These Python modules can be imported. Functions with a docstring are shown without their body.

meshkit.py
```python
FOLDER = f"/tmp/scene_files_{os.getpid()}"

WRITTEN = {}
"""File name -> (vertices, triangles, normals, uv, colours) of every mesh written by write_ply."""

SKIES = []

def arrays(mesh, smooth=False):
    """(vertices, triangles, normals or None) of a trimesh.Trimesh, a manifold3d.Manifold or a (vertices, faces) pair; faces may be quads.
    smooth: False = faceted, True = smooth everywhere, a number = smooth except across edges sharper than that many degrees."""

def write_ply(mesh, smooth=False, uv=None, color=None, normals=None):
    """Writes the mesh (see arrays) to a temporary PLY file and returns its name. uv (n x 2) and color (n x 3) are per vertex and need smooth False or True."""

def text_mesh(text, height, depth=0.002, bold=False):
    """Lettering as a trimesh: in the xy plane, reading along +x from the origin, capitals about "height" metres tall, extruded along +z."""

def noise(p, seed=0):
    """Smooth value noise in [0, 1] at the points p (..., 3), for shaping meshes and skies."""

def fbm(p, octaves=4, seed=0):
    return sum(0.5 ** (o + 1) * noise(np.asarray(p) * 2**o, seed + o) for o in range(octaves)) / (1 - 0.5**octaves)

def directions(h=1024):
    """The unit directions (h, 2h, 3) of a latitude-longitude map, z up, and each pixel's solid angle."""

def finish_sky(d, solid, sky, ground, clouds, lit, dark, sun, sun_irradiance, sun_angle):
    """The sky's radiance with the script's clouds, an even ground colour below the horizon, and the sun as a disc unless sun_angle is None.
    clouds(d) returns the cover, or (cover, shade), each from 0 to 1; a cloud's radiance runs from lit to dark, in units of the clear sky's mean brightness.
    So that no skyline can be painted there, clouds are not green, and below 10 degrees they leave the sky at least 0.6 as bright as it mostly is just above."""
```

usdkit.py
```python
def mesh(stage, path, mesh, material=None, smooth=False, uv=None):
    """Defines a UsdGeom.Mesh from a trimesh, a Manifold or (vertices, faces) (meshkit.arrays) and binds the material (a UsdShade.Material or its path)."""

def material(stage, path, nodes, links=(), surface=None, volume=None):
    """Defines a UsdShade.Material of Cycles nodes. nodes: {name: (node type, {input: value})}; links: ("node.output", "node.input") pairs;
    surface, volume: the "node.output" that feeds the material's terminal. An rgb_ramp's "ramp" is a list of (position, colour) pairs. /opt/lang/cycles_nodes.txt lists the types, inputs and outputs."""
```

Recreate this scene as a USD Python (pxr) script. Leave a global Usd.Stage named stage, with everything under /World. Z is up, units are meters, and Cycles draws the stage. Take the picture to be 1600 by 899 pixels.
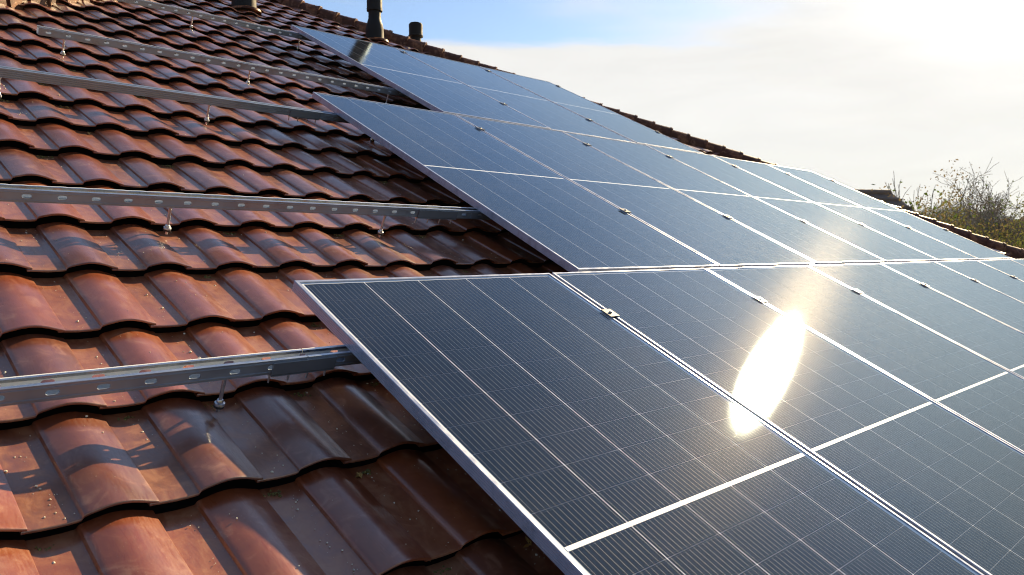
import math, random
import numpy as np, trimesh, usdkit
from shapely.geometry import Polygon, box as sbox, Point
from shapely import affinity
from pxr import Usd, UsdGeom, UsdLux, UsdShade, Gf, Sdf, Vt

random.seed(7)
rng = np.random.default_rng(7)
stage = Usd.Stage.CreateInMemory()
UsdGeom.SetStageUpAxis(stage, "Z")
UsdGeom.Xform.Define(stage, "/World")
UsdGeom.Scope.Define(stage, "/World/Looks")

# ------------------------------------------------------------------ camera, sky, sun, exposure
SLOPE = 0.4535                       # roof pitch (26 degrees)
CS, SN = math.cos(SLOPE), math.sin(SLOPE)
CAM = np.array([-1.1444, -2.0958, 0.0875])
YAW, PITCH = 0.7729, 0.0477
fwd = np.array([math.sin(YAW) * math.cos(PITCH), math.cos(YAW) * math.cos(PITCH), -math.sin(PITCH)])
right = np.array([math.cos(YAW), -math.sin(YAW), 0.0])
upv = np.cross(right, fwd)
cam = UsdGeom.Camera.Define(stage, "/World/camera")
cam.AddTransformOp().Set(Gf.Matrix4d(*right, 0, *upv, 0, *(-fwd), 0, *CAM, 1))
cam.CreateHorizontalApertureAttr(36.0)
cam.CreateFocalLengthAttr(36.0 * 1215.0 / 1600.0)
cam.CreateClippingRangeAttr(Gf.Vec2f(0.05, 20000.0))
cam.CreateFStopAttr(8.0)
cam.CreateFocusDistanceAttr(2.7)
cam.CreateExposureAttr(1.65)

SUN_EL, SUN_AZ = math.radians(26.95), math.radians(79.5)      # azimuth from +y towards +x
SUN = np.array([math.sin(SUN_AZ) * math.cos(SUN_EL), math.cos(SUN_AZ) * math.cos(SUN_EL), math.sin(SUN_EL)])
sun = UsdLux.DistantLight.Define(stage, "/World/sun")
sun.CreateIntensityAttr(1.25)
sun.CreateAngleAttr(0.53)
sun.CreateNormalizeAttr(True)
sun.CreateColorAttr(Gf.Vec3f(1.0, 0.76, 0.43))
zx = np.cross([0, 0, 1], SUN); zx /= np.linalg.norm(zx); zy = np.cross(SUN, zx)
sun.AddTransformOp().Set(Gf.Matrix4d(*zx, 0, *zy, 0, *SUN, 0, 0, 0, 30, 1))

sky_mat = usdkit.material(stage, "/World/Looks/sky", {
    "sky": ("sky_texture", {"sky_type": "single_scattering", "sun_disc": False, "sun_elevation": SUN_EL, "sun_rotation": SUN_AZ, "altitude": 200.0, "air_density": 1.05, "aerosol_density": 0.5, "ozone_density": 4.5}),
    "tc": ("texture_coordinate", {}),
    "xyz": ("separate_xyz", {}),
    "map": ("mapping", {"scale": (1.6, 1.6, 9.0)}),
    "noise": ("noise_texture", {"scale": 1.7, "detail": 6.0, "roughness": 0.55, "distortion": 0.3}),
    "nz": ("math", {"math_type": "multiply_add", "value2": 0.07, "value3": -0.035}),
    "zz": ("math", {"math_type": "add"}),
    "bank": ("map_range", {"range_type": "smoothstep", "from_min": 0.254, "from_max": 0.238, "to_min": 0.0, "to_max": 0.93, "clamp": True}),
    "dot": ("vector_math", {"math_type": "dot_product", "vector2": tuple(SUN)}),
    "dn": ("math", {"math_type": "multiply_add", "value2": 0.22, "value3": -0.11}),
    "dd": ("math", {"math_type": "add"}),
    "veil": ("map_range", {"range_type": "smoothstep", "from_min": 0.82, "from_max": 0.95, "to_min": 0.0, "to_max": 0.95, "clamp": True}),
    "vlow": ("map_range", {"range_type": "smoothstep", "from_min": 0.56, "from_max": 0.28, "to_min": 0.0, "to_max": 1.0, "clamp": True}),
    "vv": ("math", {"math_type": "multiply"}),
    "glow": ("map_range", {"range_type": "smoothstep", "from_min": -0.2, "from_max": 0.80, "to_min": 0.16, "to_max": 1.0, "clamp": True}),
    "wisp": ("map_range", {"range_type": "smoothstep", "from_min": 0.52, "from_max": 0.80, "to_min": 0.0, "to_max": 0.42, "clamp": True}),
    "cn": ("noise_texture", {"scale": 3.2, "detail": 7.0, "roughness": 0.58, "distortion": 0.5}),
    "cv": ("map_range", {"from_min": 0.3, "from_max": 0.7, "to_min": 0.94, "to_max": 1.05, "clamp": True}),
    "aur": ("map_range", {"range_type": "smoothstep", "from_min": 0.945, "from_max": 1.0, "to_min": 1.0, "to_max": 1.6, "clamp": True}),
    "g1": ("math", {"math_type": "multiply"}), "g2": ("math", {"math_type": "multiply"}),
    "hi": ("map_range", {"range_type": "smoothstep", "from_min": 0.30, "from_max": 0.44, "to_min": 0.0, "to_max": 1.0, "clamp": True}),
    "hin": ("map_range", {"from_min": 0.35, "from_max": 0.65, "to_min": 0.0, "to_max": 0.18, "clamp": True}),
    "him": ("math", {"math_type": "multiply"}), "m3": ("math", {"math_type": "maximum"}),
    "m1": ("math", {"math_type": "maximum"}), "m2": ("math", {"math_type": "maximum"}),
    "cc": ("vector_math", {"math_type": "scale", "vector1": (6.0, 5.8, 5.5)}),
    "mixc": ("mix_color", {"blend_type": "mix", "use_clamp": False}),
    "bg": ("background_shader", {"strength": 0.05}),
}, [("tc.generated", "xyz.vector"), ("tc.generated", "map.vector"), ("map.vector", "noise.vector"),
    ("noise.fac", "nz.value1"), ("xyz.z", "zz.value1"), ("nz.value", "zz.value2"), ("zz.value", "bank.value"),
    ("tc.generated", "dot.vector1"), ("noise.fac", "dn.value1"), ("dot.value", "dd.value1"), ("dn.value", "dd.value2"), ("dd.value", "veil.value"), ("dot.value", "glow.value"),
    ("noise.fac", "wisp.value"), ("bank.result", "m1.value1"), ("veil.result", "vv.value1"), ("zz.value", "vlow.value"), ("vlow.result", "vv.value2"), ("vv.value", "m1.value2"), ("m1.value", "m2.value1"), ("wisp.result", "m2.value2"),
    ("map.vector", "cn.vector"), ("cn.fac", "cv.value"), ("dot.value", "aur.value"), ("glow.result", "g1.value1"), ("cv.result", "g1.value2"), ("g1.value", "g2.value1"), ("aur.result", "g2.value2"), ("g2.value", "cc.scale"), ("sky.color", "mixc.a"), ("cc.vector", "mixc.b"), ("zz.value", "hi.value"), ("noise.fac", "hin.value"), ("hi.result", "him.value1"), ("hin.result", "him.value2"), ("m2.value", "m3.value1"), ("him.value", "m3.value2"), ("m3.value", "mixc.fac"), ("mixc.result", "bg.color")],
    surface="bg.background")
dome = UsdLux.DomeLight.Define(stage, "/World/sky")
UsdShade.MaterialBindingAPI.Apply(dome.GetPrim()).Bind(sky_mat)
dome.GetPrim().SetCustomDataByKey("kind", "structure")

# ------------------------------------------------------------------ helpers
used = {}
def numbered(path):
    n = used.get(path, -1) + 1
    used[path] = n
    return path if n == 0 else f"{path}_{n:03d}"

def tag(prim, label=None, cat=None, group=None, kind=None):
    p = prim.GetPrim() if hasattr(prim, "GetPrim") else prim
    for k, v in (("label", label), ("category", cat), ("group", group), ("kind", kind)):
        if v:
            p.SetCustomDataByKey(k, v)
    return p

def obj(name, mesh, mat, parent=None, smooth=False, label=None, kind=None, uv=None):
    base = (parent.GetPath().pathString if parent is not None else "/World") + "/" + name
    m = usdkit.mesh(stage, numbered(base), mesh, M[mat], smooth=smooth, uv=uv)
    p = m.GetPrim()
    tag(p, label=label, kind=kind)
    return p

def thing(name, label, cat, matrix=None, group=None):
    x = UsdGeom.Xform.Define(stage, numbered("/World/" + name))
    x.AddTransformOp().Set(matrix if matrix is not None else Gf.Matrix4d(1))
    return tag(x, label, cat, group)

def dup(src, matrix, label, group=None):
    name = src.GetName()
    x = UsdGeom.Xform.Define(stage, numbered("/World/" + name))
    x.GetPrim().GetReferences().AddInternalReference(src.GetPath())
    op = [o for o in x.GetOrderedXformOps()]
    (op[0] if op else x.AddTransformOp()).Set(matrix)
    x.GetPrim().SetInstanceable(True)
    return tag(x, label, src.GetCustomDataByKey("category"), group)

def roof(p):
    """roof coordinates (along the eave, up the slope, out of the plane) -> world"""
    p = np.asarray(p, float)
    u, v, w = p[..., 0], p[..., 1], p[..., 2]
    return np.stack([u, v * CS - w * SN, v * SN + w * CS], -1)

def roof_matrix(u, v, w):
    o = roof([u, v, w])
    return Gf.Matrix4d(1, 0, 0, 0, 0, CS, SN, 0, 0, -SN, CS, 0, *o, 1)

def project(P):
    d = np.asarray(P, float) - CAM
    x, y, z = d @ right, d @ upv, d @ fwd
    z = np.where(np.abs(z) < 1e-6, 1e-6, z)
    return 800 + 1215 * x / z, 449.5 - 1215 * y / z, z

def cat(meshes):
    V, F, n = [], [], 0
    for m in meshes:
        v, f = (m.vertices, m.faces) if hasattr(m, "vertices") else m
        V.append(np.asarray(v)); F.append(np.asarray(f) + n); n += len(v)
    return trimesh.Trimesh(np.vstack(V), np.vstack(F), process=False)

def bx(x0, x1, y0, y1, z0, z1):
    m = trimesh.creation.box((x1 - x0, y1 - y0, z1 - z0))
    m.apply_translation(((x0 + x1) / 2, (y0 + y1) / 2, (z0 + z1) / 2))
    return m

def tube(a, b, r0, r1=None, n=12):
    a, b = np.asarray(a, float), np.asarray(b, float)
    r1 = r0 if r1 is None else r1
    d = b - a; L = np.linalg.norm(d); d = d / L
    s = np.cross(d, [0, 0, 1.0] if abs(d[2]) < 0.9 else [1.0, 0, 0]); s /= np.linalg.norm(s); t = np.cross(d, s)
    ang = np.arange(n) * 2 * math.pi / n
    ring = np.cos(ang)[:, None] * s + np.sin(ang)[:, None] * t
    V = np.vstack([a + ring * r0, b + ring * r1, [a], [b]])
    F = []
    for i in range(n):
        j = (i + 1) % n
        F += [[i, j, n + j], [i, n + j, n + i], [2 * n, j, i], [2 * n + 1, n + i, n + j]]
    return trimesh.Trimesh(V, F, process=False)

def lathe(profile, n=28, center=(0, 0, 0)):
    """closed surface of revolution about z from (r, z) points"""
    pr = np.asarray(profile, float)
    ang = np.arange(n) * 2 * math.pi / n
    V = np.concatenate([np.stack([r * np.cos(ang), r * np.sin(ang), np.full(n, z)], 1) for r, z in pr]) + np.asarray(center)
    F = []
    for k in range(len(pr) - 1):
        for i in range(n):
            j = (i + 1) % n
            a, b, c, d = k * n + i, k * n + j, (k + 1) * n + j, (k + 1) * n + i
            F += [[a, b, c], [a, c, d]]
    return trimesh.Trimesh(V, F, process=False)

def sheet(V, rows, cols, closed=False):
    F = []
    for r in range(rows - 1):
        for c in range(cols - 1):
            a = r * cols + c
            F += [[a, a + 1, a + cols + 1], [a, a + cols + 1, a + cols]]
    return trimesh.Trimesh(V, F, process=False)

# ------------------------------------------------------------------ materials
M = {}
def mat(name, nodes, links=(), surface="p.BSDF", volume=None):
    M[name] = usdkit.material(stage, "/World/Looks/" + name, nodes, links, surface=surface, volume=volume)

def plain(name, col, rough=0.5, metal=0.0, spec=0.5, noise=0.0, scale=20.0):
    nodes = {"p": ("principled_bsdf", {"base_color": col, "roughness": rough, "metallic": metal, "specular_ior_level": spec})}
    links = []
    if noise:
        nodes["g"] = ("geometry", {})
        nodes["n"] = ("noise_texture", {"scale": scale, "detail": 5.0, "roughness": 0.6})
        lo, hi = [c * (1 - noise) for c in col], [min(1, c * (1 + noise)) for c in col]
        nodes["r"] = ("rgb_ramp", {"ramp": [(0.3, lo), (0.7, hi)]})
        nodes["rr"] = ("map_range", {"from_min": 0.3, "from_max": 0.7, "to_min": max(0.02, rough - 0.12), "to_max": min(1.0, rough + 0.12)})
        links = [("g.position", "n.vector"), ("n.fac", "r.fac"), ("r.color", "p.base_color"), ("n.fac", "rr.value"), ("rr.result", "p.roughness")]
    mat(name, nodes, links)

PU, U0 = 0.22806, -0.71627            # tile width, foot of a roll
# glazed brown-red clay: firing cloudiness, dust, grime specks, worn edges
def tile_mat(name, a, b, c, coat=0.9, spec=0.5):
    mat(name, {
        "g": ("geometry", {}),
        "big": ("noise_texture", {"scale": 3.1, "detail": 3.0, "roughness": 0.6, "distortion": 0.4}),
        "mid": ("noise_texture", {"scale": 17.0, "detail": 8.0, "roughness": 0.62, "distortion": 0.8}),
        "fine": ("noise_texture", {"scale": 420.0, "detail": 3.0, "roughness": 0.7}),
        "scr_map": ("mapping", {"scale": (60.0, 9.0, 9.0), "rotation": (0.4, 0.2, 0.5)}),
        "scr": ("noise_texture", {"scale": 2.2, "detail": 4.0, "distortion": 1.6}),
        "isl": ("object_info", {}),
        "ramp": ("rgb_ramp", {"ramp": [(0.25, a), (0.5, b), (0.75, c)]}),
        "base": ("mix_float", {"fac": 0.55}),
        "spk": ("voronoi_texture", {"scale": 95.0, "randomness": 1.0}),
        "spkm": ("map_range", {"from_min": 0.05, "from_max": 0.11, "to_min": 0.5, "to_max": 0.0, "clamp": True}),
        "dustm": ("map_range", {"range_type": "smoothstep", "from_min": 0.50, "from_max": 0.74, "to_min": 0.0, "to_max": 0.5, "clamp": True}),
        "dust": ("mix_color", {"b": (0.30, 0.16, 0.10)}),
        "px": ("separate_xyz", {}),
        "pt": ("math", {"math_type": "multiply_add", "value2": 1.0 / PU, "value3": 0.42 - U0 / PU}),
        "pf": ("math", {"math_type": "fraction"}),
        "pc": ("math", {"math_type": "subtract", "value2": 0.22}),
        "pa": ("math", {"math_type": "absolute"}),
        "pm": ("map_range", {"range_type": "smoothstep", "from_min": 0.215, "from_max": 0.15, "to_min": 0.0, "to_max": 1.0, "clamp": True}),
        "dn": ("map_range", {"range_type": "smoothstep", "from_min": 0.36, "from_max": 0.66, "to_min": 0.10, "to_max": 0.52, "clamp": True}),
        "pmul": ("math", {"math_type": "multiply"}),
        "pdust": ("mix_color", {"b": (0.29, 0.132, 0.066)}),
        "cw": ("map_range", {"from_min": 0.0, "from_max": 1.0, "to_min": coat, "to_max": min(coat, 0.12), "clamp": True}),
        "spot": ("mix_color", {"b": (0.36, 0.30, 0.22)}),
        "spn": ("math", {"math_type": "multiply"}),
        "rr": ("map_range", {"from_min": 0.3, "from_max": 0.7, "to_min": 0.30, "to_max": 0.55}),
        "bh": ("math", {"math_type": "multiply_add", "value2": 0.25}),
        "bump": ("bump", {"strength": 0.42, "distance": 0.0013}),
        "p": ("principled_bsdf", {"specular_ior_level": spec, "coat_weight": 0.9, "coat_roughness": 0.20, "coat_ior": 1.75}),
    }, [("g.position", "big.vector"), ("g.position", "mid.vector"), ("g.position", "fine.vector"), ("g.position", "spk.vector"),
        ("g.position", "scr_map.vector"), ("scr_map.vector", "scr.vector"),
        ("big.fac", "base.a"), ("mid.fac", "base.b"), ("base.result", "ramp.fac"),
        ("mid.fac", "dustm.value"), ("ramp.color", "dust.a"), ("dustm.result", "dust.fac"),
        ("spk.distance", "spkm.value"), ("spkm.result", "spn.value1"), ("scr.fac", "spn.value2"), ("dust.result", "pdust.a"), ("pdust.result", "spot.a"), ("spn.value", "spot.fac"), ("g.position", "px.vector"), ("px.x", "pt.value1"), ("pt.value", "pf.value1"), ("pf.value", "pc.value1"), ("pc.value", "pa.value1"), ("pa.value", "pm.value"), ("mid.fac", "dn.value"), ("pm.result", "pmul.value1"), ("dn.result", "pmul.value2"), ("pmul.value", "pdust.fac"), ("pmul.value", "cw.value"), ("cw.result", "p.coat_weight"), ("spot.result", "p.base_color"),
        ("scr.fac", "rr.value"), ("rr.result", "p.roughness"),
        ("fine.fac", "bh.value1"), ("mid.fac", "bh.value3"), ("bh.value", "bump.height"), ("bump.normal", "p.normal")])

tile_mat("tile_a", (0.095, 0.020, 0.006), (0.165, 0.036, 0.010), (0.230, 0.060, 0.017))
tile_mat("tile_b", (0.075, 0.021, 0.010), (0.125, 0.033, 0.013), (0.170, 0.050, 0.020))
tile_mat("tile_c", (0.108, 0.022, 0.006), (0.180, 0.040, 0.010), (0.245, 0.066, 0.017))
tile_mat("cap_tile", (0.045, 0.020, 0.013), (0.070, 0.029, 0.018), (0.10, 0.043, 0.027), 0.02, 0.06)
plain("underlay", (0.012, 0.011, 0.011), 0.9, spec=0.1)
plain("plaster", (0.62, 0.57, 0.48), 0.85, noise=0.12, scale=3.0)
plain("fascia_paint", (0.16, 0.10, 0.065), 0.5, noise=0.15, scale=8.0)
plain("galvanised_steel", (0.34, 0.40, 0.48), 0.43, metal=0.95, noise=0.02, scale=9.0)
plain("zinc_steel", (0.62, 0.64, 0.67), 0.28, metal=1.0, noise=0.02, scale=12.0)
plain("aluminium", (0.42, 0.46, 0.56), 0.34, metal=0.7, noise=0.02, scale=14.0)
plain("dark_metal", (0.05, 0.05, 0.055), 0.42, metal=0.6)
plain("lit_back_steel", (0.80, 0.83, 0.86), 0.5, metal=0.15)  # paler than the channel steel: light seen through the slots, put into colour
plain("clamp_steel", (0.12, 0.125, 0.135), 0.4, metal=0.8)
plain("splice_steel", (0.20, 0.23, 0.27), 0.4, metal=0.8)
plain("old_tile", (0.12, 0.088, 0.068), 0.8, noise=0.3, scale=3.0)
plain("vent_plastic", (0.010, 0.010, 0.010), 0.62, spec=0.2, noise=0.2, scale=9.0)
plain("rubber", (0.015, 0.015, 0.015), 0.6)
plain("backsheet_white", (0.84, 0.85, 0.87), 0.6, spec=0.0)
plain("ribbon_strip", (0.90, 0.90, 0.90), 0.5, metal=0.15, spec=0.1)
plain("grit", (0.55, 0.50, 0.40), 0.8, noise=0.5, scale=240.0)
plain("moss", (0.10, 0.085, 0.02), 0.95, noise=0.6, scale=160.0)
plain("leaf_litter", (0.30, 0.17, 0.04), 0.8, noise=0.5, scale=80.0)

# solar cell: near-black silicon with twelve silver wires along the panel
CELLW, CELLH = 0.2090, 0.1042
mat("solar_cell", {
    "tc": ("texture_coordinate", {}),
    "uv": ("separate_xyz", {}),
    "n12": ("math", {"math_type": "multiply", "value2": 12.0}),
    "fr": ("math", {"math_type": "fraction"}),
    "off": ("math", {"math_type": "subtract", "value2": 0.5}),
    "ab": ("math", {"math_type": "absolute"}),
    "line": ("map_range", {"from_min": 0.012, "from_max": 0.021, "to_min": 1.0, "to_max": 0.0, "clamp": True}),
    "g": ("geometry", {}),
    "nz": ("noise_texture", {"scale": 2.3, "detail": 3.0}),
    "ramp": ("rgb_ramp", {"ramp": [(0.3, (0.005, 0.008, 0.015)), (0.7, (0.008, 0.012, 0.021))]}),
    "mixc": ("mix_color", {"b": (0.27, 0.27, 0.27)}),
    "met": ("math", {"math_type": "multiply", "value2": 0.30}),
    "p": ("principled_bsdf", {"roughness": 0.5, "specular_ior_level": 0.0}),
}, [("tc.UV", "uv.vector"), ("uv.x", "n12.value1"), ("n12.value", "fr.value1"), ("fr.value", "off.value1"), ("off.value", "ab.value1"), ("ab.value", "line.value"),
    ("g.position", "nz.vector"), ("nz.fac", "ramp.fac"), ("ramp.color", "mixc.a"), ("line.result", "mixc.fac"), ("mixc.result", "p.base_color"), ("line.result", "met.value1"), ("met.value", "p.metallic")])

# cover glass: clear pane, satin anti-glare surface
mat("cover_glass", {
    "g": ("geometry", {}),
    "sp": ("noise_texture", {"scale": 170.0, "detail": 2.0, "roughness": 0.6}),
    "dirt": ("noise_texture", {"scale": 2.6, "detail": 7.0, "roughness": 0.65, "distortion": 0.6}),
    "bump": ("bump", {"strength": 0.12, "distance": 0.0006}),
    "fr": ("fresnel", {}),
    "ior": ("mix_float", {"a": 1.50, "b": 1.0 / 1.50, "use_clamp": False}),
    "gl": ("glossy_bsdf", {"color": (0.64, 0.84, 1.0), "roughness": 0.113, "distribution": "beckmann"}),
    "gl2": ("glossy_bsdf", {"color": (1, 0.93, 0.84), "roughness": 0.20, "distribution": "beckmann"}),
    "sp2": ("noise_texture", {"scale": 310.0, "detail": 2.0, "roughness": 0.7}),
    "bump2": ("bump", {"strength": 0.5, "distance": 0.0006}),
    "gm": ("mix_closure", {"fac": 0.0045}),
    "tr": ("transparent_bsdf", {"color": (0.97, 0.98, 0.985)}),
    "df": ("diffuse_bsdf", {"color": (0.5, 0.47, 0.42)}),
    "dm": ("map_range", {"from_min": 0.4, "from_max": 0.75, "to_min": 0.002, "to_max": 0.022, "clamp": True}),
    "mx": ("mix_closure", {}), "out": ("mix_closure", {}),
}, [("g.position", "sp.vector"), ("g.position", "dirt.vector"), ("sp.fac", "bump.height"), ("bump.normal", "gl.normal"), ("g.position", "sp2.vector"), ("sp2.fac", "bump2.height"), ("bump2.normal", "gl2.normal"),
    ("g.backfacing", "ior.fac"), ("ior.result", "fr.IOR"), ("gl.BSDF", "gm.closure1"), ("gl2.BSDF", "gm.closure2"), ("fr.fac", "mx.fac"), ("tr.BSDF", "mx.closure1"), ("gm.closure", "mx.closure2"),
    ("dirt.fac", "dm.value"), ("dm.result", "out.fac"), ("mx.closure", "out.closure1"), ("df.BSDF", "out.closure2")], surface="out.closure")

mat("meadow", {
    "g": ("geometry", {}),
    "n": ("noise_texture", {"scale": 0.03, "detail": 8.0, "roughness": 0.6}),
    "r": ("rgb_ramp", {"ramp": [(0.3, (0.05, 0.07, 0.02)), (0.5, (0.085, 0.09, 0.032)), (0.7, (0.12, 0.095, 0.05))]}),
    "p": ("principled_bsdf", {"roughness": 1.0, "specular_ior_level": 0.0}),
}, [("g.position", "n.vector"), ("n.fac", "r.fac"), ("r.color", "p.base_color")])
plain("brown_hill", (0.085, 0.066, 0.055), 1.0, spec=0.0, noise=0.35, scale=0.06)
plain("wooded_hill", (0.060, 0.068, 0.045), 1.0, spec=0.0, noise=0.3, scale=0.02)
plain("bark", (0.20, 0.165, 0.125), 0.9, noise=0.3, scale=6.0)
def leaf_mat(name, c1, c2):
    mat(name, {
        "g": ("geometry", {}),
        "r": ("rgb_ramp", {"ramp": [(0.0, c1), (1.0, c2)]}),
        "d": ("diffuse_bsdf", {}), "t": ("translucent_bsdf", {}), "m": ("mix_closure", {"fac": 0.4}),
    }, [("g.random_per_island", "r.fac"), ("r.color", "d.color"), ("r.color", "t.color"), ("d.BSDF", "m.closure1"), ("t.BSDF", "m.closure2")], surface="m.closure")
leaf_mat("leaf_olive", (0.12, 0.125, 0.035), (0.22, 0.20, 0.065))
leaf_mat("leaf_green", (0.08, 0.12, 0.025), (0.17, 0.18, 0.05))
leaf_mat("leaf_rust", (0.15, 0.115, 0.055), (0.15, 0.145, 0.05))

# ------------------------------------------------------------------ the house: walls, pitched roof of single tiles
GROUND = -4.4
CX, CY = 3.2625, 7.1325                  # plan centre of the pyramid roof
EAVE_Y = -2.62
HALF = CY - EAVE_Y
PV, V0, WN = 0.34778, 0.07764, -0.170 # tile course, nose line, height of the pan at the nose
S_RIGHT, S_LEFT = 10.395, 3.87        # hips: x + y and y - x in plan

house = thing("house", "large house with pyramid roof of brown-red glazed clay tiles under the panels", "house")
TILE_T = np.array([-0.02, 0.04, 0.12, 0.22, 0.32, 0.40, 0.42, 0.426, 0.435, 0.452, 0.49, 0.56, 0.62, 0.68, 0.74, 0.80, 0.87, 0.94, 1.0, 1.034, 1.042, 1.043])
TILE_F = np.array([1.2, 0.8, -0.6, -1.5, -1.0, 0.8, 2.2, 6.5, 9.8, 12.0, 14.9, 19.2, 22.4, 24.2, 24.0, 22.2, 18.2, 12.6, 7.9, 5.6, 4.6, 0.5]) / 1000.0
THICK, STEP, LAP = 0.0080, 0.032, 0.008

def tile_mesh(c, k, jit=True):
    """one clay tile: pan on the left, roll on the right, closed solid"""
    t, f = TILE_T, TILE_F.copy()
    n = len(t)
    ju, jv, jw, ja = (rng.normal(0, 0.0012), rng.normal(0, 0.0022), rng.normal(0, 0.0014), rng.normal(0, 0.007)) if jit else (0, 0, 0, 0)
    u = U0 + (k - 0.42 + t) * PU + ju
    L = PV + LAP
    rows = []
    def row(dv, dw, s=1.0):
        v = V0 + c * PV + dv + jv
        w = WN + jw + f * s + dw - STEP * dv / PV
        uu = u + ja * (dv - L / 2)
        return np.stack([uu, np.full(n, v), w], 1)
    rows = [row(L, -THICK), row(0.002, -THICK), row(-0.0005, -THICK + 0.001), row(-0.001, -0.0026), row(0.0003, -0.0008), row(0.003, 0.0), row(L * 0.5, 0.0003), row(L, 0.0)]
    V = np.vstack(rows); R = len(rows)
    F = []
    for r in range(R):
        r2 = (r + 1) % R
        for i in range(n - 1):
            a, b, cc, d = r * n + i, r * n + i + 1, r2 * n + i + 1, r2 * n + i
            F += [[a, b, cc], [a, cc, d]]
    for r in range(1, R - 1):
        F += [[0, r * n, (r + 1) * n], [n - 1, (r + 1) * n + n - 1, r * n + n - 1]]
    m = trimesh.Trimesh(roof(V), np.array(F)[:, ::-1], process=False)
    return m

def cut_hips(m, inset=0.0):
    for nrm, s in (((-1, -1, 0), -(S_RIGHT - inset)), ((1, -1, 0), -(S_LEFT - inset))):
        nv = np.array(nrm) / math.sqrt(2)
        o = np.array([0, S_RIGHT - inset, 0]) if nrm[0] < 0 else np.array([0, S_LEFT - inset, 0])
        d = (m.vertices - o) @ nv
        if d.min() >= 0:
            continue
        if d.max() <= 0.004:
            return None
        m = m.slice_plane(o, nv)
        if len(m.faces) == 0:
            return None
    return m

# what the panels hide, in roof coordinates
PW, PH, GAP, VG = 1.1055, 2.3595, 0.0160, 0.0263
ROWS = [(0.0, 0.0, 8), (1.311, PH + VG, 6), (2.3456, 2 * (PH + VG), 3)]     # (left u, top v, panels)
def under_panels(u, v, m=0.42):
    for (u0, vt, n) in ROWS:
        if u0 + m < u < u0 + n * (PW + GAP) - 0.25 and vt - PH < v < vt - 0.25:
            return True
    return False

cands, rest = [], []
for c in range(-8, 23):
    vn = V0 + c * PV
    yc = (vn + PV / 2) * CS + 0.08
    k0, k1 = int(math.floor((yc - S_LEFT - 0.3 - U0) / PU)) - 1, int(math.ceil((S_RIGHT + 0.3 - yc - U0) / PU)) + 1
    for k in range(k0, k1 + 1):
        uc, vc = U0 + (k + 0.1) * PU, vn + PV / 2
        P = roof([uc, vc, WN])
        if P[0] + P[1] > S_RIGHT + 0.25 or P[1] - P[0] > S_LEFT + 0.25:
            continue
        x, y, z = project(P)
        vis = z > 0.4 and -140 < x < 1640 and -60 < y < 1050 and not under_panels(uc, vc)
        (cands if vis else rest).append((float(z), c, k, uc, vc))
cands.sort()
rest += cands[300:]
cands = cands[:300]

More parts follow.
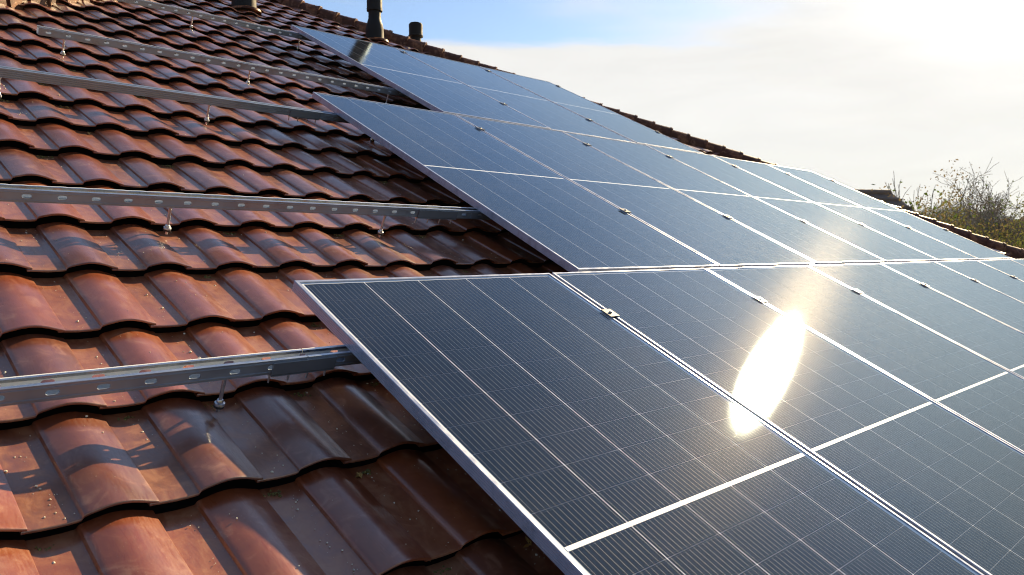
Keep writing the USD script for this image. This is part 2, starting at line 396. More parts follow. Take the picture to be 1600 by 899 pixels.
# roof underlay: a closed pyramid just below the tiles
apex_w = -0.235
AP = np.array([CX, CY, (CY + apex_w * SN) / CS * SN + apex_w * CS])
e = HALF - 0.12
ez = AP[2] - e * math.tan(SLOPE)
V = np.array([[CX - e, CY - e, ez], [CX + e, CY - e, ez], [CX + e, CY + e, ez], [CX - e, CY + e, ez], AP])
under = trimesh.Trimesh(V, [[0, 1, 4], [1, 2, 4], [2, 3, 4], [3, 0, 4], [0, 2, 1], [0, 3, 2]], process=False)
roof_part = obj("roof", under, "underlay", house)
for i, (z, c, k, uc, vc) in enumerate(cands):
    m = cut_hips(tile_mesh(c, k))
    if m is not None:
        obj("tile", m, ("tile_a", "tile_b", "tile_c")[rng.integers(3)], roof_part, smooth=24)
field = []
for (z, c, k, uc, vc) in rest:
    m = cut_hips(tile_mesh(c, k))
    if m is not None:
        field.append(m)
obj("tile_field", cat(field), "tile_a", roof_part, smooth=24, kind="stuff")
# the three other slopes carry the same tiles, too far behind the hips to be told apart
far = []
prof_t = np.array([0.0, 0.40, 0.46, 0.58, 0.70, 0.84, 1.0]); prof_f = np.array([0, 0.001, 0.014, 0.030, 0.0345, 0.028, 0.011])
for c in range(-8, 22):
    vn = V0 + c * PV
    yc = (vn + PV) * CS + 0.08
    a, b = yc - S_LEFT, S_RIGHT - yc
    if b - a < 0.3:
        continue
    nk = int((b - a) / PU)
    us = (a + (np.arange(nk)[:, None] + prof_t[None, :-1]) * PU).ravel(); fs = np.tile(prof_f[:-1], nk)
    nn = len(us)
    rws = [np.stack([us, np.full(nn, vn + dv), WN + fs + dw], 1) for dv, dw in ((0, -0.02), (0, 0.0), (PV + 0.02, -STEP))]
    far.append(sheet(roof(np.vstack(rws)), 3, nn))
far = cat(far)
sl = []
for q in (1, 2, 3):
    m = far.copy()
    m.apply_transform(trimesh.transformations.rotation_matrix(q * math.pi / 2, [0, 0, 1], [CX, CY, 0]))
    sl.append(m)
obj("far_slope_tiles", cat(sl), "tile_b", roof_part, smooth=38, kind="stuff")

# hip caps
hd = 1 / math.sqrt(2 + math.tan(SLOPE) ** 2)
CAPL = 0.227
def hip_caps(direction, count, start=0.10, stuff=False):
    d = np.array([direction[0], direction[1], -math.tan(SLOPE)]) * hd
    side = np.cross(d, [0, 0, 1.0]); side /= np.linalg.norm(side); nrm = np.cross(side, d)
    top = np.array([CX, CY, (CY - 0.08 * SN) / CS * SN - 0.08 * CS + 0.0]) + np.array([0, 0, 0.0])
    out = []
    for i in range(count):
        s0 = start + i * CAPL
        rows = []
        j = rng.normal(0, 0.0018, 3)
        # (distance along, radius): the lower end lies over the next cap, with a raised collar
        for ds, r, lift in ((-0.02, 0.088, -0.004), (0.02, 0.090, 0.000), (0.205, 0.098, 0.006), (0.207, 0.103, 0.007), (0.236, 0.104, 0.007), (0.238, 0.101, 0.007), (0.2382, 0.088, 0.004)):
            ang = np.linspace(-math.radians(102), math.radians(102), 15)
            p = top + d * (s0 + ds) + nrm * (lift - 0.098) + np.sin(ang)[:, None] * side * r + np.cos(ang)[:, None] * nrm * r * 0.98
            p = np.vstack([p[:1] - nrm * 0.075, p, p[-1:] - nrm * 0.075])     # bedding skirts reach down to the tiles
            rows.append(p + j)
        out.append(sheet(np.vstack(rows), len(rows), 17))
    return out
vis_caps = hip_caps((1, -1), 52)
for m in vis_caps:
    obj("hip_cap", m, "cap_tile", roof_part, smooth=35)
for m in hip_caps((-1, -1), 34):
    obj("hip_cap", m, "cap_tile", roof_part, smooth=35)
obj("far_hip_caps", cat(hip_caps((1, 1), 56) + hip_caps((-1, 1), 56)), "cap_tile", roof_part, smooth=35, kind="stuff")
fz = roof([0, EAVE_Y / CS, -0.2])[2]
fb = []
for q in range(4):
    m = bx(CX - HALF + 0.02, CX + HALF - 0.02, CY - HALF + 0.02, CY - HALF + 0.05, fz - 0.26, fz - 0.03)
    m.apply_transform(trimesh.transformations.rotation_matrix(q * math.pi / 2, [0, 0, 1], [CX, CY, 0]))
    obj("fascia_board", m, "fascia_paint", house)
walls = bx(CX - HALF + 0.6, CX + HALF - 0.6, CY - HALF + 0.6, CY + HALF - 0.6, GROUND - 0.3, ez - 0.02)
obj("wall", walls, "plaster", house)

# vent pipes
def roof_z(x, y):
    """height of the tile surface"""
    t = max(abs(x - CX), abs(y - CY))
    return (CY / CS) * SN - 0.15 * CS - (t) * math.tan(SLOPE) - 0.15 * SN * math.tan(SLOPE)
def vent(x, y, z0, parts, cap=None):
    body = lathe(parts, 32, (x, y, z0))
    return body
v2 = roof([4.13, 6.16, -0.15])
R2 = 0.105
p2 = obj("vent_pipe", lathe([(0.001, -0.10), (0.106, -0.10), (0.105, 0.06), (0.098, 0.13), (0.084, 0.18), (0.074, 0.21), (0.072, 0.25), (0.072, 0.30), (0.090, 0.302), (0.092, 0.33), (0.089, 0.335), (0.088, 0.98), (0.096, 0.985), (0.096, 1.02), (0.001, 1.03)], 32, v2), "vent_plastic", roof_part, smooth=35)
obj("base_flashing", lathe([(0.001, 0.0), (0.145, 0.0), (0.14, 0.02), (0.120, 0.03), (0.001, 0.031)], 28, v2 + [0.0, -0.03, -0.06]), "cap_tile", p2, smooth=30)
v1 = roof([2.57, 6.24, -0.15])
p1 = obj("vent_pipe", lathe([(0.001, -0.10), (0.125, -0.10), (0.122, 0.10), (0.119, 0.28), (0.127, 0.285), (0.127, 0.33), (0.08, 0.36), (0.001, 0.365)], 32, v1), "vent_plastic", roof_part, smooth=35)
obj("base_flashing", lathe([(0.001, 0.0), (0.16, 0.0), (0.155, 0.02), (0.128, 0.03), (0.001, 0.031)], 28, v1 + [0.0, -0.03, -0.06]), "cap_tile", p1, smooth=30)
v3 = np.array([4.93, 5.87, 0.0])
zt = 2.955
v3z = 2.0
hgt = zt - v3z
p3 = obj("vent_pipe", lathe([(0.001, 0.0), (0.07, 0.0), (0.066, hgt - 0.19), (0.066, hgt - 0.185), (0.092, hgt - 0.18), (0.094, hgt - 0.165), (0.086, hgt - 0.16), (0.087, hgt - 0.03), (0.075, hgt - 0.012), (0.04, hgt), (0.001, hgt + 0.003)], 32, (v3[0], v3[1], v3z)), "vent_plastic", roof_part, smooth=35)

# grit and crumbs lying in the pans, moss and dead leaves caught under the noses
near = [q for q in cands if q[0] < 4.2]
bits, tufts, leaves = [], [], []
def pan_point(c, k, tt, dv):
    w = WN + np.interp(tt, TILE_T, TILE_F) - STEP * dv / PV
    return np.array([U0 + (k - 0.42 + tt) * PU, V0 + c * PV + dv, w])
ico = trimesh.creation.icosphere(subdivisions=0)
for (z, c, k, uc, vc) in near:
    for _ in range(rng.poisson(26 if z < 2.6 else 10)):
        tt = np.clip(rng.normal(0.26, 0.07), 0.06, 0.40) if rng.random() < 0.85 else rng.uniform(0.5, 0.98)
        r = 0.0006 + rng.exponential(0.0007)
        r = min(r, 0.004)
        p = pan_point(c, k, tt, rng.uniform(0.01, PV - 0.01)); p[2] += r * 0.5
        m = (ico.vertices * rng.uniform(0.6, 1.3, (12, 1)) * [r, r, r * 0.7] + p, ico.faces)
        bits.append(m)
    if rng.random() < 0.30:
        p0 = pan_point(c, k, rng.uniform(0.12, 0.34), PV - 0.022)
        for _ in range(26):
            r = rng.uniform(0.0012, 0.0038)
            p = p0 + rng.normal(0, 1, 3) * [0.012, 0.006, 0.0022]
            tufts.append((ico.vertices * rng.uniform(0.6, 1.4, (12, 1)) * r + p, ico.faces))
    if rng.random() < 0.12:
        p0 = pan_point(c, k, rng.uniform(0.1, 0.34), PV - 0.03) + [0, 0, 0.004]
        for _ in range(3):
            a = rng.uniform(0, 6.28); ca, sa = math.cos(a), math.sin(a); l, b = rng.uniform(0.008, 0.014), rng.uniform(0.003, 0.006)
            q = np.array([[-l, 0, 0], [0, -b, 0.003], [l, 0, 0.001], [0, b, 0.003], [-l, 0, -0.001], [0, -b, 0.002], [l, 0, 0], [0, b, 0.002]])
            q = q @ np.array([[ca, sa, 0], [-sa, ca, 0], [0, 0, 1]]) + p0 + rng.normal(0, 1, 3) * [0.008, 0.004, 0.001]
            leaves.append((q, np.array([[0, 1, 2], [0, 2, 3], [4, 6, 5], [4, 7, 6], [0, 4, 5], [0, 5, 1], [1, 5, 6], [1, 6, 2], [2, 6, 7], [2, 7, 3], [3, 7, 4], [3, 4, 0]])))
def to_world(ms):
    m = cat(ms); m.vertices = roof(m.vertices); return m
for nm, ms, mt, lb in (("grit", bits, "grit", "pale grit and crumbs scattered in the tile pans"), ("moss", tufts, "moss", "ochre moss tufts growing under the tile noses"), ("leaf_litter", leaves, "leaf_litter", "brown dead leaf scraps caught under the tile noses")):
    o = obj(nm, to_world(ms), mt, kind="stuff")
    tag(o, lb, {"grit": "grit", "moss": "moss", "leaf_litter": "leaves"}[nm])

# ------------------------------------------------------------------ solar panels
FR = 0.0105
def frame_mesh():
    """anodised frame: grooved outer face, narrow top lip, mitred corners"""
    prof = [(0.0, 0.0), (FR, 0.0), (FR, -0.0035), (0.0022, -0.0045), (0.0022, -0.033), (0.028, -0.033), (0.028, -0.035), (0.0, -0.035)]
    w = -0.035
    outer = []
    for i in range(5):
        a = -0.0335 + i * 0.0063
        outer += [(0.0, a), (0.0, a + 0.0042), (0.0013, a + 0.0048), (0.0013, a + 0.0057)]
    outer += [(0.0, -0.0015), (0.0005, -0.0003)]
    prof = [(0.0010, -0.035)] + outer + [(0.0010, 0.0)] + prof[1:7]
    prof = np.array(prof); n = len(prof)
    V, F = [], []
    W, H = PW, PH
    for (sx, sy) in ((0, 0), (1, 0), (1, 1), (0, 1)):
        d = prof[:, 0]
        x = d if sx == 0 else W - d
        y = -H + d if sy == 0 else -d
        V.append(np.stack([x, y, prof[:, 1]], 1))
    V = np.vstack(V)
    for cidx in range(4):
        c2 = (cidx + 1) % 4
        for i in range(n):
            j = (i + 1) % n
            F += [[cidx * n + i, cidx * n + j, c2 * n + j], [cidx * n + i, c2 * n + j, c2 * n + i]]
    m = trimesh.Trimesh(V, np.array(F)[:, ::-1], process=False)
    m.fix_normals() if False else None
    return m

GU, MV = 0.0038, 0.0135               # gap between cell columns; strip across the middle
MARG_U = (PW - 5 * CELLW - 4 * GU) / 2
GV = 0.0008
halfh = 11 * CELLH + 10 * GV
MARG_V = (PH - 2 * halfh - MV) / 2
def cell_mesh(i, j):
    x0 = MARG_U + i * (CELLW + GU)
    if j < 11:
        y1 = -MARG_V - j * (CELLH + GV)
    else:
        y1 = -MARG_V - halfh - MV - (j - 11) * (CELLH + GV)
    y0 = y1 - CELLH
    zb, zt = -0.0052, -0.0049
    ch = 0.0012
    pts = np.array([[x0 + ch, y0], [x0 + CELLW - ch, y0], [x0 + CELLW, y0 + ch], [x0 + CELLW, y1 - ch], [x0 + CELLW - ch, y1], [x0 + ch, y1], [x0, y1 - ch], [x0, y0 + ch]])
    n = 8
    V = np.vstack([np.c_[pts, np.full(n, zt)], np.c_[pts, np.full(n, zb)]])
    F = [[0, q, q + 1] for q in range(1, n - 1)] + [[n, n + q + 1, n + q] for q in range(1, n - 1)]
    for q in range(n):
        r = (q + 1) % n
        F += [[q, n + q, n + r], [q, n + r, r]]
    uv = np.c_[(V[:, 0] - x0) / CELLW, (V[:, 1] - y0) / CELLH]
    return trimesh.Trimesh(V, F, process=False), uv

GROUP_P = "solar panels laid in three stepped rows on the roof"
LAB = [
    ["nearest solar panel, silver grooved side facing the bare tiles, cell grid sharply visible", "solar panel crossed by the brightest sun glare, second in the lowest row",
     "solar panel catching the top tip of the sun glare, third in the lowest row", "fourth solar panel along the lowest row, right of the glare",
     "fifth solar panel along the lowest row, running off the picture's right edge", "sixth solar panel along the lowest row, only its upper part in view",
     "seventh solar panel along the lowest row, a pale wedge at the right edge", "last solar panel of the lowest row, sliver below the hip caps at right edge"],
    ["first solar panel of the middle row, its side above bare tiles and the slotted rail", "second solar panel of the middle row, past the first seam",
     "third solar panel of the middle row, above the glare", "fourth solar panel of the middle row, below the uncovered hip tiles",
     "fifth solar panel of the middle row, beside the dark hip caps", "last solar panel of the middle row, its corner standing against the sky"],
    ["top-row solar panel below the tall vent pipe, with the pipe's dark reflection", "middle solar panel of the top row, between the other two",
     "last solar panel of the top row, its upper corner against the pale sky"],
]
first = None
for r, (u0, vt, n) in enumerate(ROWS):
    for k in range(n):
        j = rng.normal(0, 1, 3) * [0.0006, 0.0007, 0.0003]          # panels never lie perfectly true
        rot = Gf.Matrix4d(1).SetRotate(Gf.Rotation(Gf.Vec3d(1, 0, 0), math.degrees(j[0])) * Gf.Rotation(Gf.Vec3d(0, 1, 0), math.degrees(j[1])))
        mtx = rot * roof_matrix(u0 + k * (PW + GAP), vt, float(j[2]))
        if first is None:
            first = thing("solar_panel", LAB[0][0], "solar panel", mtx, GROUP_P)
            obj("frame", frame_mesh(), "aluminium", first)
            obj("backsheet", bx(0.0024, PW - 0.0024, -PH + 0.0024, -0.0024, -0.0075, -0.0054), "backsheet_white", first)
            for j in range(22):
                for i in range(5):
                    m, uv = cell_mesh(i, j)
                    obj("cell", m, "solar_cell", first, uv=uv)
            yb = -MARG_V - halfh - MV
            obj("centre_strip", bx(MARG_U, PW - MARG_U, yb + 0.0012, yb + MV - 0.0012, -0.0053, -0.0046), "ribbon_strip", first)
            g = trimesh.Trimesh(np.array([[FR - 0.001, -PH + FR - 0.001, -0.0022], [PW - FR + 0.001, -PH + FR - 0.001, -0.0022], [PW - FR + 0.001, -FR + 0.001, -0.0022], [FR - 0.001, -FR + 0.001, -0.0022]]), [[0, 1, 2], [0, 2, 3]], process=False)
            obj("glass", g, "cover_glass", first)
        else:
            dup(first, mtx, LAB[r][k], GROUP_P)

# ------------------------------------------------------------------ mounting rails
RW, RT, RB = 0.041, -0.0355, -0.0765      # width, top, bottom
def slotted(length, height, spacing, first_slot, slot=(0.027, 0.0125), until=None):
    poly = sbox(0, -height / 2, length, height / 2)
    holes = []
    x = first_slot
    while x < length - 0.03 and (until is None or x < until):
        a = slot[0] / 2 - slot[1] / 2
        h = sbox(x - a, -0.0001, x + a, 0.0001).buffer(slot[1] / 2, quad_segs=4)
        holes.append(h)
        x += spacing
    for h in holes:
        poly = poly.difference(h)
    return trimesh.creation.extrude_polygon(poly, 0.0025, engine="earcut")

def channel(u0, u1, spacing, phase, until):
    """open-topped strut: slotted front, back and base, lips along the top, ribs along the front"""
    L = u1 - u0
    fs = (phase - u0) % spacing
    out, lips = [], []
    h = RT - RB
    m = slotted(L, h, spacing, fs, until=until - u0)                # front wall: plane x-z
    V = m.vertices.copy(); m.vertices = np.stack([V[:, 0], -RW / 2 + V[:, 2], (RT + RB) / 2 + V[:, 1]], 1); m.faces = m.faces[:, ::-1]; out.append(m)
    m = slotted(L, h, spacing, fs + 0.0, until=until - u0)
    V = m.vertices.copy(); m.vertices = np.stack([V[:, 0], RW / 2 - 0.0025 + V[:, 2], (RT + RB) / 2 + V[:, 1]], 1); m.faces = m.faces[:, ::-1]; back = m
    m = slotted(L, RW - 0.0052, spacing, fs + spacing * 0.42, slot=(0.03, 0.013), until=until - u0)
    V = m.vertices.copy(); m.vertices = np.stack([V[:, 0], V[:, 1], RB + V[:, 2]], 1); out.append(m)
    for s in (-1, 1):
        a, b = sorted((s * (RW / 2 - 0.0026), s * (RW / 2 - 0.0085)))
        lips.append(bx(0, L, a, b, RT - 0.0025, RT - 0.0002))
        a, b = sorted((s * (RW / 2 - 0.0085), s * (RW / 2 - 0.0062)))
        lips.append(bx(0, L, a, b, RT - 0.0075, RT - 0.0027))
    for z in (RT - 0.0085, RB + 0.0065):                            # pressed ribs on the front
        out.append(bx(0, L, -RW / 2 - 0.0014, -RW / 2 - 0.0001, z - 0.0016, z + 0.0016))
    return cat(out), back, cat(lips)

def ridged(u0, u1):
    """closed rail with long grooves"""
    L = u1 - u0
    pts = [(-RW / 2, RB), (RW / 2, RB), (RW / 2, RT), (0.006, RT), (0.006, RT - 0.012), (-0.006, RT - 0.012), (-0.006, RT), (-RW / 2, RT)]
    z = RT - 0.005
    fr = []
    for i in range(4):
        fr += [(-RW / 2, z), (-RW / 2 + 0.0025, z - 0.0012), (-RW / 2 + 0.0025, z - 0.004), (-RW / 2, z - 0.0052)]
        z -= 0.0092
    poly = Polygon(pts + fr)
    m = trimesh.creation.extrude_polygon(poly, L, engine="earcut")
    V = m.vertices.copy()
    m.vertices = np.stack([V[:, 2], V[:, 0], V[:, 1]], 1)
    return m

def bolt(x, foot, parent):
    b = obj("hanger_bolt", cat([tube((x, 0, RB + 0.012), (x, 0, foot - 0.02), 0.0050, n=14), tube((x, 0, RB - 0.001), (x, 0, RB - 0.0085), 0.0085, n=6)]), "zinc_steel", parent, smooth=30)
    obj("flange_nut", lathe([(0.001, 0.0155), (0.0065, 0.0155), (0.0085, 0.0125), (0.0088, 0.008), (0.0125, 0.006), (0.0135, 0.002), (0.0135, 0.0), (0.001, 0.0)], 20, (x, 0, foot)), "zinc_steel", b, smooth=30)
    obj("seal_washer", lathe([(0.001, 0.0), (0.0125, 0.0), (0.0132, -0.003), (0.0125, -0.007), (0.001, -0.007)], 20, (x, 0, foot)), "rubber", b, smooth=30)

def clamp(x, parent, end=0):
    """clamp over a seam (or one panel's edge) with its bolt"""
    w0, w1 = -0.011, 0.011
    body = [bx(x + (-0.026 if end == 0 else -0.020), x + (0.026 if end == 0 else 0.012), -0.026, 0.026, 0.0008, 0.0048)]
    if end == 0:
        body += [bx(x - 0.0105, x - 0.0075, -0.026, 0.026, -0.03, 0.0006), bx(x + 0.0075, x + 0.0105, -0.026, 0.026, -0.03, 0.0006)]
    else:
        body += [bx(x + 0.004, x + 0.012, -0.026, 0.026, -0.0345, 0.0006)]
    c = obj("clamp", cat(body), "dark_metal" if end else "clamp_steel", parent)
    obj("clamp_bolt", cat([tube((x, 0, 0.005), (x, 0, 0.0115), 0.0068, n=6)]), "zinc_steel", c)

def rail(v, u0, u1, label, slots, bolts, foot, seams, end_u, splice=None, gap=None, until=None):
    r = thing("mounting_rail", label, "rail", roof_matrix(u0, v, 0.0), "mounting rails across the bare tiles")
    if slots is None:
        obj("rail_body", ridged(u0, u1), "galvanised_steel", r)
    else:
        pieces = [(u0, u1)] if gap is None else [(u0, gap - 0.0015), (gap + 0.0015, u1)]
        for a, b in pieces:
            m, back, lips = channel(a, b, 0.0977, slots, until)
            for q, nm, mt in ((m, "channel", "galvanised_steel"), (back, "back_wall", "lit_back_steel"), (lips, "lip", "zinc_steel")):  # lips: same steel as channel, brighter metal painted in for the sky highlight
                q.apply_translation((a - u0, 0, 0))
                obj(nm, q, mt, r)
    for ub in bolts:
        bolt(ub - u0, foot, r)
    for us in seams:
        clamp(us - u0, r)
    if end_u is not None:
        clamp(end_u - u0, r, 1)
    if splice:
        a, b = splice[0] - u0, splice[1] - u0
        sp = obj("splice_plate", cat([bx(a, b, -RW / 2 - 0.0062, -RW / 2 - 0.0016, RB + 0.001, RT - 0.006), bx(a, b, -RW / 2 - 0.0062, -0.004, RB - 0.0042, RB - 0.0004)]), "splice_steel", r)
        for i in range(4):
            x = a + 0.004 + (b - a - 0.02) * i / 3.0
            obj("screw", cat([tube((x, -0.012, RB + 0.001), (x, -0.012, RB - 0.030), 0.0032, 0.0026, n=8), tube((x, -0.012, RB - 0.0045), (x, -0.012, RB - 0.009), 0.0058, n=6)]), "zinc_steel", sp, smooth=30)
    return r

def seams_of(row, lo=0):
    u0, vt, n = ROWS[row]
    return [u0 + k * (PW + GAP) - GAP / 2 for k in range(1, n)], u0 + n * (PW + GAP) - GAP
s1, e1 = seams_of(0); s2, e2 = seams_of(1); s3, e3 = seams_of(2)
rail(-0.333, -1.55, e1 + 0.05, "nearest open-topped galvanised rail with slots, running under the front panel", -0.711, (-0.332, -1.24, 0.55), -0.163, s1, e1, splice=(-0.225, -0.045), gap=-0.128, until=0.1)
rail(0.712, -1.45, e2 + 0.05, "slotted galvanised rail above the front panel's corner, on two bolts", -0.54, (-0.099, 0.80, -0.98, 1.7), -0.165, s2, e2, splice=(0.955, 1.175), gap=1.262, until=1.5)
rail(2.085, -1.15, e2 + 0.05, "smooth ridged rail without slots, leading to the middle row's upper end", None, (0.573, -0.35, 1.6), -0.165, s2, e2, splice=(1.015, 1.20))
rail(3.03, -0.002, e3 + 0.05, "slotted rail with its cut left end lying free on the tiles", 0.045, (0.128, 1.21, 2.3, 3.0), -0.163, s3, e3, until=2.6)
rail(4.60, 0.33, e3 + 0.05, "highest slotted rail, crossing the picture's top edge toward the top row", 0.40, (1.42, 2.36, 0.45), -0.163, s3, e3, until=2.7)

# ------------------------------------------------------------------ ground, hills, neighbour, trees
def at(px, py, dist):
    """ray through a picture point (1600 wide) at a ground distance"""
    d = fwd + right * (px - 800) / 1215 - upv * (py - 449.5) / 1215
    h = math.hypot(d[0], d[1])
    return CAM + d / h * dist

G = [[-9000, -9000, GROUND], [9000, -9000, GROUND], [9000, 9000, GROUND], [-9000, 9000, GROUND]]
tag(obj("ground", trimesh.Trimesh(np.array(G, float), [[0, 1, 2], [0, 2, 3]], process=False), "meadow"), kind="structure")

def hill(name, px0, px1, dist, depth, top_fn, matname, n=60):
    rows = []
    for k, (dd, hh) in enumerate(((-depth, 0.0), (-depth * 0.6, 0.45), (-depth * 0.25, 0.86), (0, 1.0), (depth * 0.5, 0.8), (depth * 1.2, 0.0))):
        r = []
        for x in np.linspace(px0, px1, n):
            b = at(x, 388.0, dist + dd)
            zt = at(x, top_fn(x), dist)[2]
            z = GROUND - 1 + (zt - GROUND + 1) * hh * (1 + 0.04 * math.sin(x * 0.11 + k * 2.1))
            r.append([b[0], b[1], z])
        rows.append(r)
    m = sheet(np.array(rows).reshape(-1, 3), 6, n)
    m.faces = m.faces[:, ::-1]
    return tag(obj(name, m, matname, smooth=True), kind="structure")
def far_top(x):
    s = np.interp(x, [600, 1100, 1300, 1440, 1500, 1545, 1600, 1700, 1900, 2300], [372, 356, 346, 330, 323, 331, 345, 352, 350, 372])
    return s + 1.5 * math.sin(x * 0.05) + 0.8 * math.sin(x * 0.17)
def near_top(x):
    s = np.interp(x, [1510, 1545, 1570, 1595, 1640, 1750, 1900], [388, 366, 344, 337, 334, 340, 388])
    return s + 0.8 * math.sin(x * 0.21)
hill("distant_hills", 500, 2400, 3500, 600, far_top, "wooded_hill", 120)
hill("brown_hillside", 1510, 1900, 150, 26, near_top, "brown_hill", 50)

# neighbouring house: hipped tile roof, its ridge end showing past the panels
nb = at(1330, 388, 30.0)
nb_dir = right * 0.98 + np.array([fwd[0], fwd[1], 0]) * 0.2; nb_dir[2] = 0; nb_dir /= np.linalg.norm(nb_dir)
nb_per = np.array([-nb_dir[1], nb_dir[0], 0])
ridge_r = at(1393, 301.5, 30.0); zr = ridge_r[2]
base = np.array([ridge_r[0], ridge_r[1], GROUND])
neigh = thing("neighbour_house", "neighbouring house whose dark hipped roof peeks over the far panels", "house", Gf.Matrix4d(*nb_dir, 0, *nb_per, 0, 0, 0, 1, 0, *base, 1))
LL, HW, HH = 9.0, 3.4, zr - GROUND
ev = HH - 2.5
obj("wall", bx(-LL, 0.5, -HW + 0.4, HW - 0.4, -0.2, ev + 0.05), "plaster", neigh)
Vr = np.array([[-LL, 0, HH], [0, 0, HH], [0.8, -HW, ev], [0.8, HW, ev], [-LL - 2.0, -HW, ev], [-LL - 2.0, HW, ev]])
hr = obj("roof", trimesh.Trimesh(Vr, [[0, 1, 2], [0, 2, 4], [1, 0, 5], [1, 5, 3], [1, 3, 2], [0, 4, 5], [2, 3, 5], [2, 5, 4]][::-1], process=False), "old_tile", neigh)
strip = []
for i in range(1, 9):
    t = i / 9.0
    y, z = -HW * t, HH + (ev - HH) * t
    strip.append(bx(-LL - 2 * t, 0.8 * t, y - 0.05, y + 0.02, z - 0.02, z + 0.05))
obj("tile_courses", cat(strip), "old_tile", hr, kind="stuff")
obj("ridge_tiles", cat([tube((-LL + i * 0.33, 0, HH), (-LL + i * 0.33 + 0.34, 0, HH), 0.10, 0.115, n=10) for i in range(int(LL / 0.33))]), "old_tile", hr, smooth=40, kind="stuff")
obj("chimney", bx(-3.4, -2.7, 0.5, 1.2, ev + 1.2, HH + 0.5), "plaster", neigh)

def limb(p, d, length, r, depth, out, twigs, spread, tip):
    n = 3
    pts = [p]
    dd = d / np.linalg.norm(d)
    for i in range(n):
        dd = dd + rng.normal(0, 0.13, 3) + np.array([0, 0, 0.05]); dd /= np.linalg.norm(dd)
        pts.append(pts[-1] + dd * length / n)
    for i in range(n):
        ra, rb = r * (1 - 0.45 * i / n), r * (1 - 0.45 * (i + 1) / n)
        (out if depth > 1 else twigs).append(tube(pts[i], pts[i + 1], max(ra, 0.008), max(rb, 0.006), n=6 if depth > 2 else 4 if depth > 1 else 3))
    if depth == 0:
        tip.append((pts[-1], dd)); tip.append((pts[-2], dd))
        return
    for i in range(rng.integers(3, 6)):
        s = rng.uniform(0.45, 1.0)
        q = pts[min(n, int(s * n) + (s > 0.9))]
        nd = dd + rng.normal(0, spread, 3); nd[2] += 0.12
        limb(q, nd, length * rng.uniform(0.55, 0.8), r * 0.5, depth - 1, out, twigs, spread, tip)

def tree(base, height, label, leaf=None, leaves=0, spread=0.55, depth=4, lean=(0, 0), leafsize=0.09, stems=1, scatter=None, name="bare_tree", cat_="tree", group=None, rad=None):
    t = thing(name, label, cat_, Gf.Matrix4d(1, 0, 0, 0, 0, 1, 0, 0, 0, 0, 1, 0, *base, 1), group)
    out, tw, tip = [], [], []
    for s in range(stems):
        d = np.array([lean[0] + (rng.normal(0, 0.35) if stems > 1 else 0), lean[1] + (rng.normal(0, 0.35) if stems > 1 else 0), 1.0])
        limb(np.array([rng.normal(0, 0.12) * (stems > 1), rng.normal(0, 0.12) * (stems > 1), -0.1]), d, height * (0.36 if stems == 1 else 0.42), rad or height * 0.017, depth, out, tw, spread, tip)
    allz = np.vstack([m.vertices for m in out + tw]); f = height / np.percentile(allz[:, 2], 99.3)
    tr = cat(out); tr.vertices *= f
    obj("trunk", tr, "bark", t, smooth=True)
    cr = cat(tw); cr.vertices *= f
    if leaves and leaf:
        V, F = [], []
        for _ in range(leaves):
            p, d = tip[rng.integers(len(tip))]
            p = p * f + rng.normal(0, scatter or leafsize * 1.6, 3)
            a, b = rng.normal(0, 1, 3), rng.normal(0, 1, 3)
            a /= np.linalg.norm(a); b -= a * (a @ b); b /= np.linalg.norm(b)
            s = leafsize * rng.uniform(0.5, 1.2)
            i = len(V) * 1
            V += [p - a * s, p + b * s * 0.5, p + a * s, p - b * s * 0.5]
            F += [[i, i + 1, i + 2], [i, i + 2, i + 3]]
        tc = obj("crown", cr, "bark", t)
        obj("leaves", trimesh.Trimesh(np.array(V), F, process=False), leaf, t, kind="stuff")
    else:
        obj("crown", cr, "bark", t)
    return t

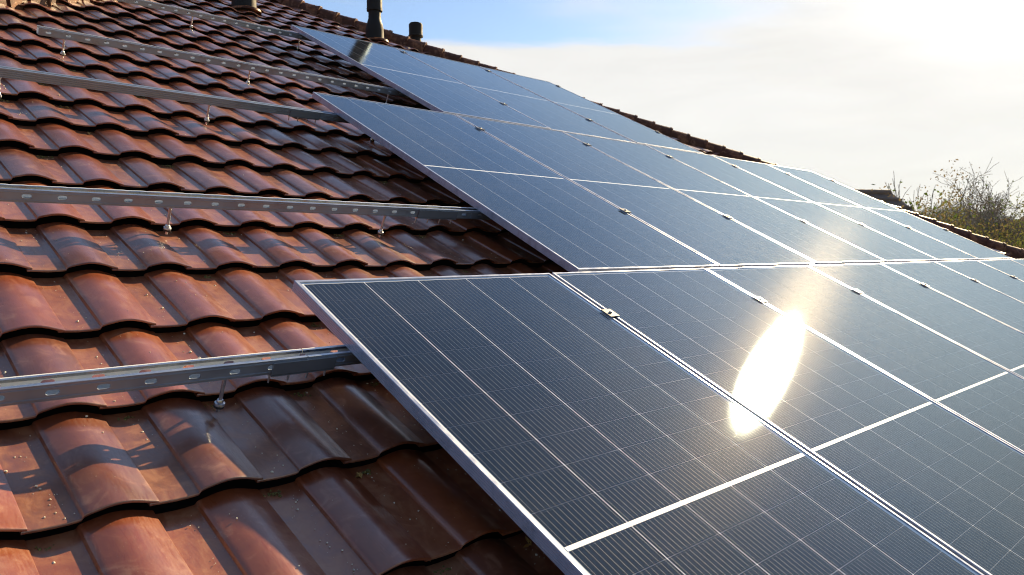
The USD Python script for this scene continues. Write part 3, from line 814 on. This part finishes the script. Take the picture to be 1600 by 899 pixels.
def on_ground(px, dist):
    p = at(px, 388, dist); p[2] = GROUND; return p
def top_h(px, py, dist):
    return at(px, py, dist)[2] - GROUND
for (px, py, dist, lab, kw) in [
    (1416, 289, 33, "thin tree with a few dark leaf clumps, just right of the neighbour's roof", dict(depth=4, leaf="leaf_green", leaves=200, spread=0.26, leafsize=0.11)),
    (1452, 301, 35, "slender tree with arching thin branches, second from the neighbour's roof", dict(depth=4, leaf="leaf_green", leaves=140, spread=0.5, lean=(0.15, -0.1), leafsize=0.10)),
    (1524, 301, 46, "broad bare vase-shaped tree in front of the blue hills", dict(spread=0.75, depth=5, leaf="leaf_olive", leaves=1500, leafsize=0.05, stems=3)),
    (1602, 283, 40, "bare tree with sparse green leaves cut by the picture's right edge", dict(depth=5, spread=0.6, leaf="leaf_green", leaves=900, leafsize=0.08, stems=2)),
    (1640, 300, 48, "bare tree beyond the picture's right edge behind the brown hillside", dict(spread=0.6, leaf="leaf_olive", leaves=300, leafsize=0.08))]:
    tree(on_ground(px, dist), top_h(px, py, dist), lab, **kw)
for (px, py, dist, lf, lab) in [
    (1436, 330, 30, "leaf_rust", "rust-brown shrub right below the neighbour's roof"),
    (1466, 346, 34, "leaf_olive", "olive shrub below the slender arching tree"),
    (1488, 354, 36, "leaf_rust", "reddish-olive shrub below the blue hills"),
    (1514, 358, 38, "leaf_olive", "yellow-green shrub in front of the vase-shaped tree"),
    (1545, 364, 36, "leaf_olive", "wide yellow-green shrub in front of the brown hillside"),
    (1585, 378, 34, "leaf_green", "low green shrub behind the last hip caps at the right edge")]:
    tree(on_ground(px, dist), top_h(px, py, dist), lab, leaf=lf, leaves=15000, spread=0.8, depth=2, stems=9, leafsize=0.055, scatter=0.28, name="shrub", cat_="shrub", rad=0.035)

# ------------------------------------------------------------------ air
HB = 9500.0
hz = bx(-HB, HB, -HB, HB, GROUND - 1.0, 240.0)
mat("haze", {"v": ("principled_volume", {"color": (0.66, 0.80, 1.0), "density": 0.00016, "anisotropy": 0.0})}, surface=None, volume="v.volume")
tag(obj("haze", hz, "haze", kind="stuff"), "thin pale haze fading the distant hills", "haze")
